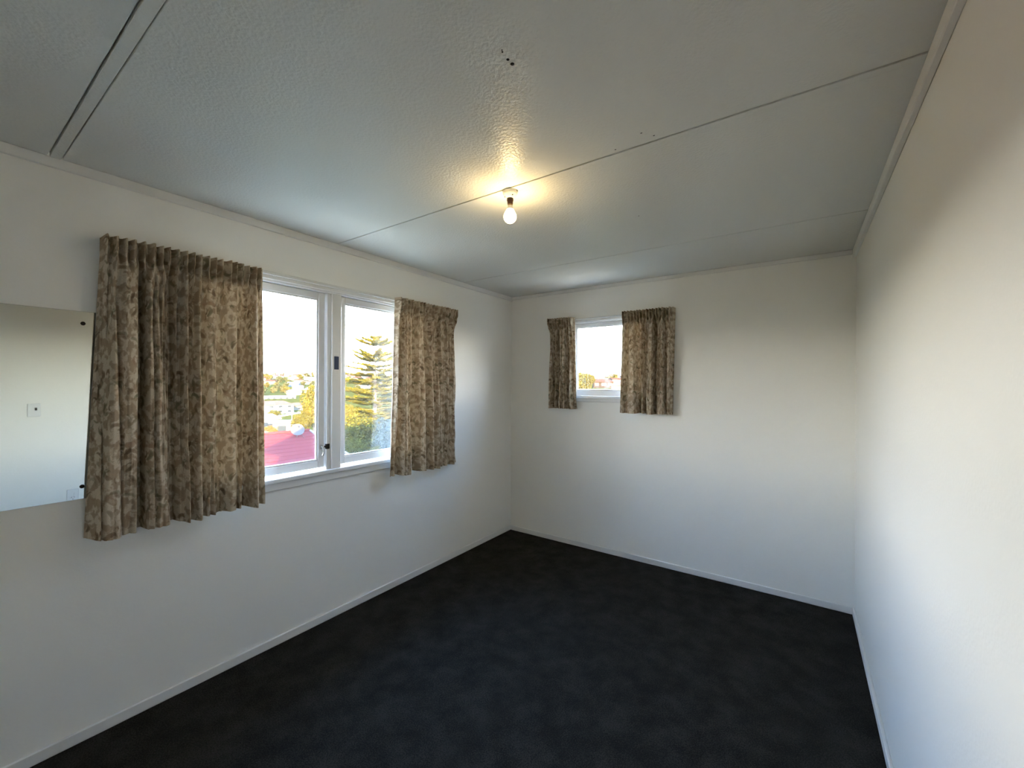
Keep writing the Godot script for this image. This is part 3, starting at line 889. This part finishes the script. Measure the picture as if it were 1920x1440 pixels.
func build_neighbours() -> void:
	var green := [Color(0.0315, 0.0350, 0.0091), Color(0.0168, 0.0210, 0.0070), Color(0.0875, 0.0735, 0.0105)]
	var yellow := [Color(0.0491, 0.0431, 0.0059), Color(0.0367, 0.0352, 0.0059), Color(0.0586, 0.0506, 0.0094)]
	var orange := [Color(0.0887, 0.0446, 0.0099), Color(0.0769, 0.0484, 0.0099), Color(0.0645, 0.0484, 0.0118)]
	var blue := [Color(0.0360, 0.0480, 0.0448), Color(0.0272, 0.0392, 0.0360), Color(0.0512, 0.0664, 0.0600)]
	var bm_green := bush_meshes(16, 6000, 0.045, green, 1)
	var bm_yellow := bush_meshes(16, 6000, 0.05, yellow, 2)
	var bm_orange := bush_meshes(10, 2500, 0.06, orange, 3)
	var bm_blue := bush_meshes(16, 8000, 0.035, blue, 4)
	var on := func(u: float, v: float, D: float, rad: float, tall: float) -> Array:
		# centre of a crown seen at u, v; a bush of radius rad there, standing on the ground
		var p := px(u, v, D)
		return [p, Vector3(rad, tall, rad)]
	var k: Array
	k = on.call(668, 818, 27.0, 1.9, 1.6); plant("dark_bush", "dark green leafy bush below the tall pine", "bush", "", bm_green, k[0], 0.4, k[1])
	k = on.call(664, 848, 22.5, 0.9, 0.8); plant("dark_bush", "low dark bush beside the gable end of the red roof", "bush", "", bm_green, k[0], 2.0, k[1])
	k = on.call(735, 825, 23.5, 1.45, 1.7); plant("grey_bush", "blue-grey fine-leaved bush under the tall pine", "bush", "", bm_blue, k[0], 0.4, k[1])
	k = on.call(800, 795, 29.0, 1.7, 2.2); plant("grey_bush", "taller blue-grey bush behind the narrower wide-window curtain", "bush", "", bm_blue, k[0], 2.4, k[1])
	k = on.call(704, 847, 21.0, 0.4, 0.35); plant("flowering_shrub", "small shrub with bright yellow flowers", "shrub", "", bm_yellow, k[0], 0.4, k[1])
	k = on.call(648, 785, 33.0, 1.1, 1.5); plant("leafy_tree", "yellow-green leafy tree beside the foot of the tall pine", "tree", "", bm_yellow, k[0], 1.0, k[1])
	k = on.call(588, 776, 43.0, 1.5, 1.9); plant("leafy_tree", "sunlit yellow-green tree behind the satellite dish", "tree", "", bm_yellow, k[0], 0.1, k[1])
	k = on.call(568, 792, 36.0, 1.0, 0.95); plant("leafy_tree", "round yellow bush left of the satellite dish", "bush", "", bm_yellow, k[0], 3.1, k[1])
	tag(get_node("leafy_tree_002"), "low round yellow-leaved tree directly behind the satellite dish", "tree")
	k = on.call(600, 760, 48.0, 2.4, 3.2); plant("leafy_tree", "tall yellow-green tree behind the window mullion", "tree", "", bm_yellow, k[0], 4.1, k[1])
	k = on.call(508, 808, 31.0, 0.55, 0.5); plant("orange_bush", "small orange-leaved bush at the ridge of the red roof", "bush", "", bm_orange, k[0], 0.1, k[1])
	k = on.call(513, 778, 90.0, 1.9, 1.2); plant("round_tree", "round green tree before the two-storey white flats", "tree", "", bm_green, k[0], 0.7, k[1])
	var p: Vector3
	# two-storey flats with balcony wing
	p = px(506, 775, 232.0)
	var fl := house("apartment_block", "two-storey pale blue-white flats with a pinkish roof", "building", "", Vector3(p.x, p.y - 0.2, p.z), facing(p) + 0.12, 22.0, 12.0, 5.2, 2.0, 5.0, M.render_blue, M.roof_pink, 2, 5, 3.0)
	p = px(571, 773, 255.0)
	var wing := house("apartment_block", "long low wing of flats with balconies behind the pergola", "building", "", Vector3(p.x, p.y, p.z), facing(p) - 0.05, 17.0, 9.0, 4.4, 1.6, 3.0, M.render_cream, M.roof_pink, 1, 4, 3.0)
	obj("balcony", boxes([[Vector3(-8.4, 0.8, 4.5), Vector3(2.0, 1.0, 6.5)], [Vector3(-8.4, 1.0, 6.4), Vector3(2.0, 2.0, 6.5)]]), M.render_white, wing)
	# long flat-roofed block with a ribbon of windows
	p = px(520, 750, 315.0)
	house("flat_block", "long white flat-roofed block with blue windows", "building", "", Vector3(p.x, p.y - 0.6, p.z), facing(p) + 0.05, 24.0, 12.0, 3.8, 0.15, 0.3, M.render_white, M.roof_pale, 1, 6, 3.0)
	p = px(612, 748, 345.0)
	house("flat_block", "white flat-roofed block beside the yellow trees", "building", "", Vector3(p.x, p.y - 0.6, p.z), facing(p) - 0.1, 24.0, 9.0, 3.6, 0.15, 0.3, M.render_white, M.roof_pale, 1, 5, 3.0)
	# pergola: posts, beams and rafters
	p = px(545, 795, 76.0)
	var pg := thing("pergola", "open white timber pergola with slanting rafters", "pergola", Vector3(p.x, p.y, p.z), facing(p))
	for sx in [-2.3, 0.2, 2.3]:
		for sz in [-1.3, 1.3]:
			obj("post", boxes([[Vector3(sx - 0.06, -2.4, sz - 0.06), Vector3(sx + 0.06, 1.5 + (0.4 if sx > 0 else 0.0), sz + 0.06)]], 0.01), M.render_white, pg)
	for sz in [-1.3, 1.3]:
		var bm := MB.new()
		bm.tube([Vector3(-2.7, 1.3, sz), Vector3(2.7, 2.25, sz)], [0.08], 4)
		obj("beam", bm, M.render_white, pg)
	for q in 9:
		var x := -2.5 + 5.0 * q / 8.0
		var yy := 1.42 + (x + 2.7) * 0.176
		obj("rafter", boxes([[Vector3(x - 0.035, yy, -1.7), Vector3(x + 0.035, yy + 0.12, 1.7)]]), M.render_white, pg)
	# white cottage and garage beyond the red roof
	p = px(478, 803, 68.0)
	house("white_cottage", "low white cottage just beyond the red roof", "house", "", Vector3(p.x, p.y - 1.5, p.z), facing(p) + 0.1, 6.0, 4.0, 3.2, 0.6, 1.0, M.render_white, M.roof_pale, 1, 2, 2.5)
	p = px(533, 806, 60.0)
	house("garage", "small white garage beyond the ridge of the red roof", "garage", "", Vector3(p.x, p.y - 1.3, p.z), facing(p) - 0.2, 2.2, 3.0, 2.6, 0.12, 0.2, M.render_white, M.roof_pale, 1, 1, 2.5)

	# towards the small window
	k = on.call(1092, 717, 24.0, 0.85, 0.8); plant("leafy_tree", "bright yellow-green bush seen through the small window", "bush", "", bm_yellow, k[0], 0.9, k[1])
	k = on.call(1062, 722, 22.0, 1.3, 1.1); plant("leafy_tree", "yellow-green tree behind the narrow short curtain", "tree", "", bm_yellow, k[0], 2.9, k[1])
	p = px(1130, 727, 200.0)
	house("brown_roofed_house", "dark timber house with a wide brown hip roof", "house", "", Vector3(p.x, p.y, p.z), facing(p) + 0.1, 9.2, 7.0, 2.8, 2.1, 4.0, M.timber_dark, M.roof_brown, 1, 3, 3.0)
	p = px(1158, 730, 150.0)
	house("gabled_house", "white gabled house beside the brown hip roof", "house", "", Vector3(p.x, p.y, p.z), facing(p) + 1.45, 6.0, 3.6, 1.5, 1.3, 0.0, M.render_white, M.roof_grey, 1, 1, 3.0)
	p = px(1125, 735, 17.0)
	var fe := thing("garden_fence", "white paling fence below the small window", "fence", Vector3(p.x, p.y, p.z), facing(p))
	for q in 30:
		var x := -3.0 + 0.2 * q
		obj("paling", boxes([[Vector3(x, -2.4, 0), Vector3(x + 0.19, 0.12, 0.02)]], 0.004), M.render_white, fe)
	for yy in [-1.8, -0.35]: obj("rail", boxes([[Vector3(-3.0, yy, -0.05), Vector3(3.0, yy + 0.09, 0.0)]]), M.render_white, fe)

func build_hill() -> void:
	var r := RandomNumberGenerator.new()
	r.seed = 2024
	var g1 := [Color(0.0288, 0.0288, 0.0122), Color(0.0219, 0.0253, 0.0103), Color(0.0376, 0.0355, 0.0137)]
	var g2 := [Color(0.0478, 0.0444, 0.0137), Color(0.0395, 0.0376, 0.0137), Color(0.0561, 0.0493, 0.0156)]
	var kinds := [
		["hill_tree", "olive green tree among the houses on the far hill", bush_meshes(9, 700, 0.15, g1, 61), "olive trees on the far hill"],
		["hill_tree", "yellow-green tree among the houses on the far hill", bush_meshes(9, 700, 0.15, g2, 62), "yellow-green trees on the far hill"]]
	var walls := [M.render_white, M.render_cream, M.render_blue]
	var roofs := [M.roof_pale, M.roof_pink, M.roof_grey, M.roof_brown]
	var wn := ["white", "cream", "pale blue"]
	var rn := ["pale", "pinkish", "grey", "brown"]
	var house_meshes := {}
	var taken: Array[Vector3] = []
	for rr in [395.0, 425.0, 460.0, 500.0, 545.0, 595.0, 650.0, 710.0]:
		var a := 12.0
		while a < 84.0:
			a += rad_to_deg(r.randf_range(0.7, 1.4) * 8.0 / rr)
			# what the windows show and a margin each side
			if a < 17.0 or a > 73.0 or (a > 30.0 and a < 51.0): continue
			var ra: float = rr * r.randf_range(0.96, 1.04)
			var x := EYE.x - sin(deg_to_rad(a)) * ra
			var z := EYE.z - cos(deg_to_rad(a)) * ra
			var at := Vector3(x, gy(x, z), z)
			var is_house := r.randf() < 0.42
			var w := r.randf_range(2.6, 5.4)
			var room := 6.6 if is_house else w * 1.02
			var free := true
			for q in taken:
				if Vector2(q.x - x, q.z - z).length() < room + q.y: free = false
			if not free: continue
			taken.append(Vector3(x, room, z))
			if is_house:
				var wi := r.randi() % 3
				var ri := r.randi() % 4
				var key := "%d %d" % [wi, ri]
				if not house_meshes.has(key):
					house_meshes[key] = [boxes([[Vector3(-5, -3, -3.5), Vector3(5, 2.9, 3.5)]]).mesh(walls[wi]), roof_mesh(10, 7, 3.0, 1.5, 0.5, 2.0 * (wi % 2), roofs[ri])]
				var lb := "%s house with a %s roof on the far hill" % [wn[wi], rn[ri]]
				var t := thing("hill_house", lb, "house", at, facing(at) + r.randf_range(-0.7, 0.7), "%s houses with %s roofs on the far hill" % [wn[wi], rn[ri]])
				put("wall", house_meshes[key][0], t)
				put("roof", house_meshes[key][1], t)
				t.scale = Vector3.ONE * r.randf_range(0.8, 1.05)
			else:
				var k: Array = kinds[r.randi() % 2]
				plant(k[0], k[1], "tree", k[3], k[2], at + Vector3(0, w * 0.7, 0), r.randf() * TAU, Vector3(w, w * r.randf_range(0.7, 1.0), w))

# ---------------------------------------------------------------- camera and light
const BULB := 0.042

func _ready() -> void:
	var cam := Camera3D.new()
	cam.name = "camera"
	cam.transform = Transform3D(eye_basis.orthonormalized(), EYE)
	cam.fov = 85.496
	cam.near = 0.02
	cam.far = 4000.0
	cam.current = true
	add_child(cam)
	var we := WorldEnvironment.new()
	we.name = "world"
	var e := Environment.new()
	e.background_mode = Environment.BG_SKY
	e.tonemap_mode = Environment.TONE_MAPPER_LINEAR
	e.tonemap_exposure = 2.35
	e.sdfgi_enabled = true
	e.ssao_enabled = true
	e.ssil_enabled = true
	var sky := Sky.new()
	var sm := ProceduralSkyMaterial.new()
	sm.sky_top_color = Color(0.40, 0.53, 0.69)
	sm.sky_horizon_color = Color(1.0, 0.968, 0.89)
	sm.sky_curve = 0.11
	sm.sky_energy_multiplier = 4.2
	sm.ground_bottom_color = Color(0.25, 0.25, 0.2)
	sm.ground_horizon_color = Color(0.5, 0.5, 0.45)
	sm.ground_energy_multiplier = 1.0
	sky.sky_material = sm
	e.sky = sky
	we.environment = e
	add_child(we)
	var sun := DirectionalLight3D.new()
	sun.name = "sun"
	sun.light_color = Color(1.0, 0.86, 0.60)
	sun.light_energy = 15.0
	sun.light_angular_distance = 0.6
	sun.sky_mode = DirectionalLight3D.SKY_MODE_LIGHT_ONLY
	sun.shadow_enabled = true
	add_child(sun)
	# low sun, off to the side behind the camera; it shines over the roof and enters neither window
	sun.look_at_from_position(Vector3.ZERO, Vector3(-0.78, -0.20, -0.58), Vector3.UP)

	make_materials()
	build_room()
	build_windows()
	build_curtains()
	build_fittings()
	build_outside()
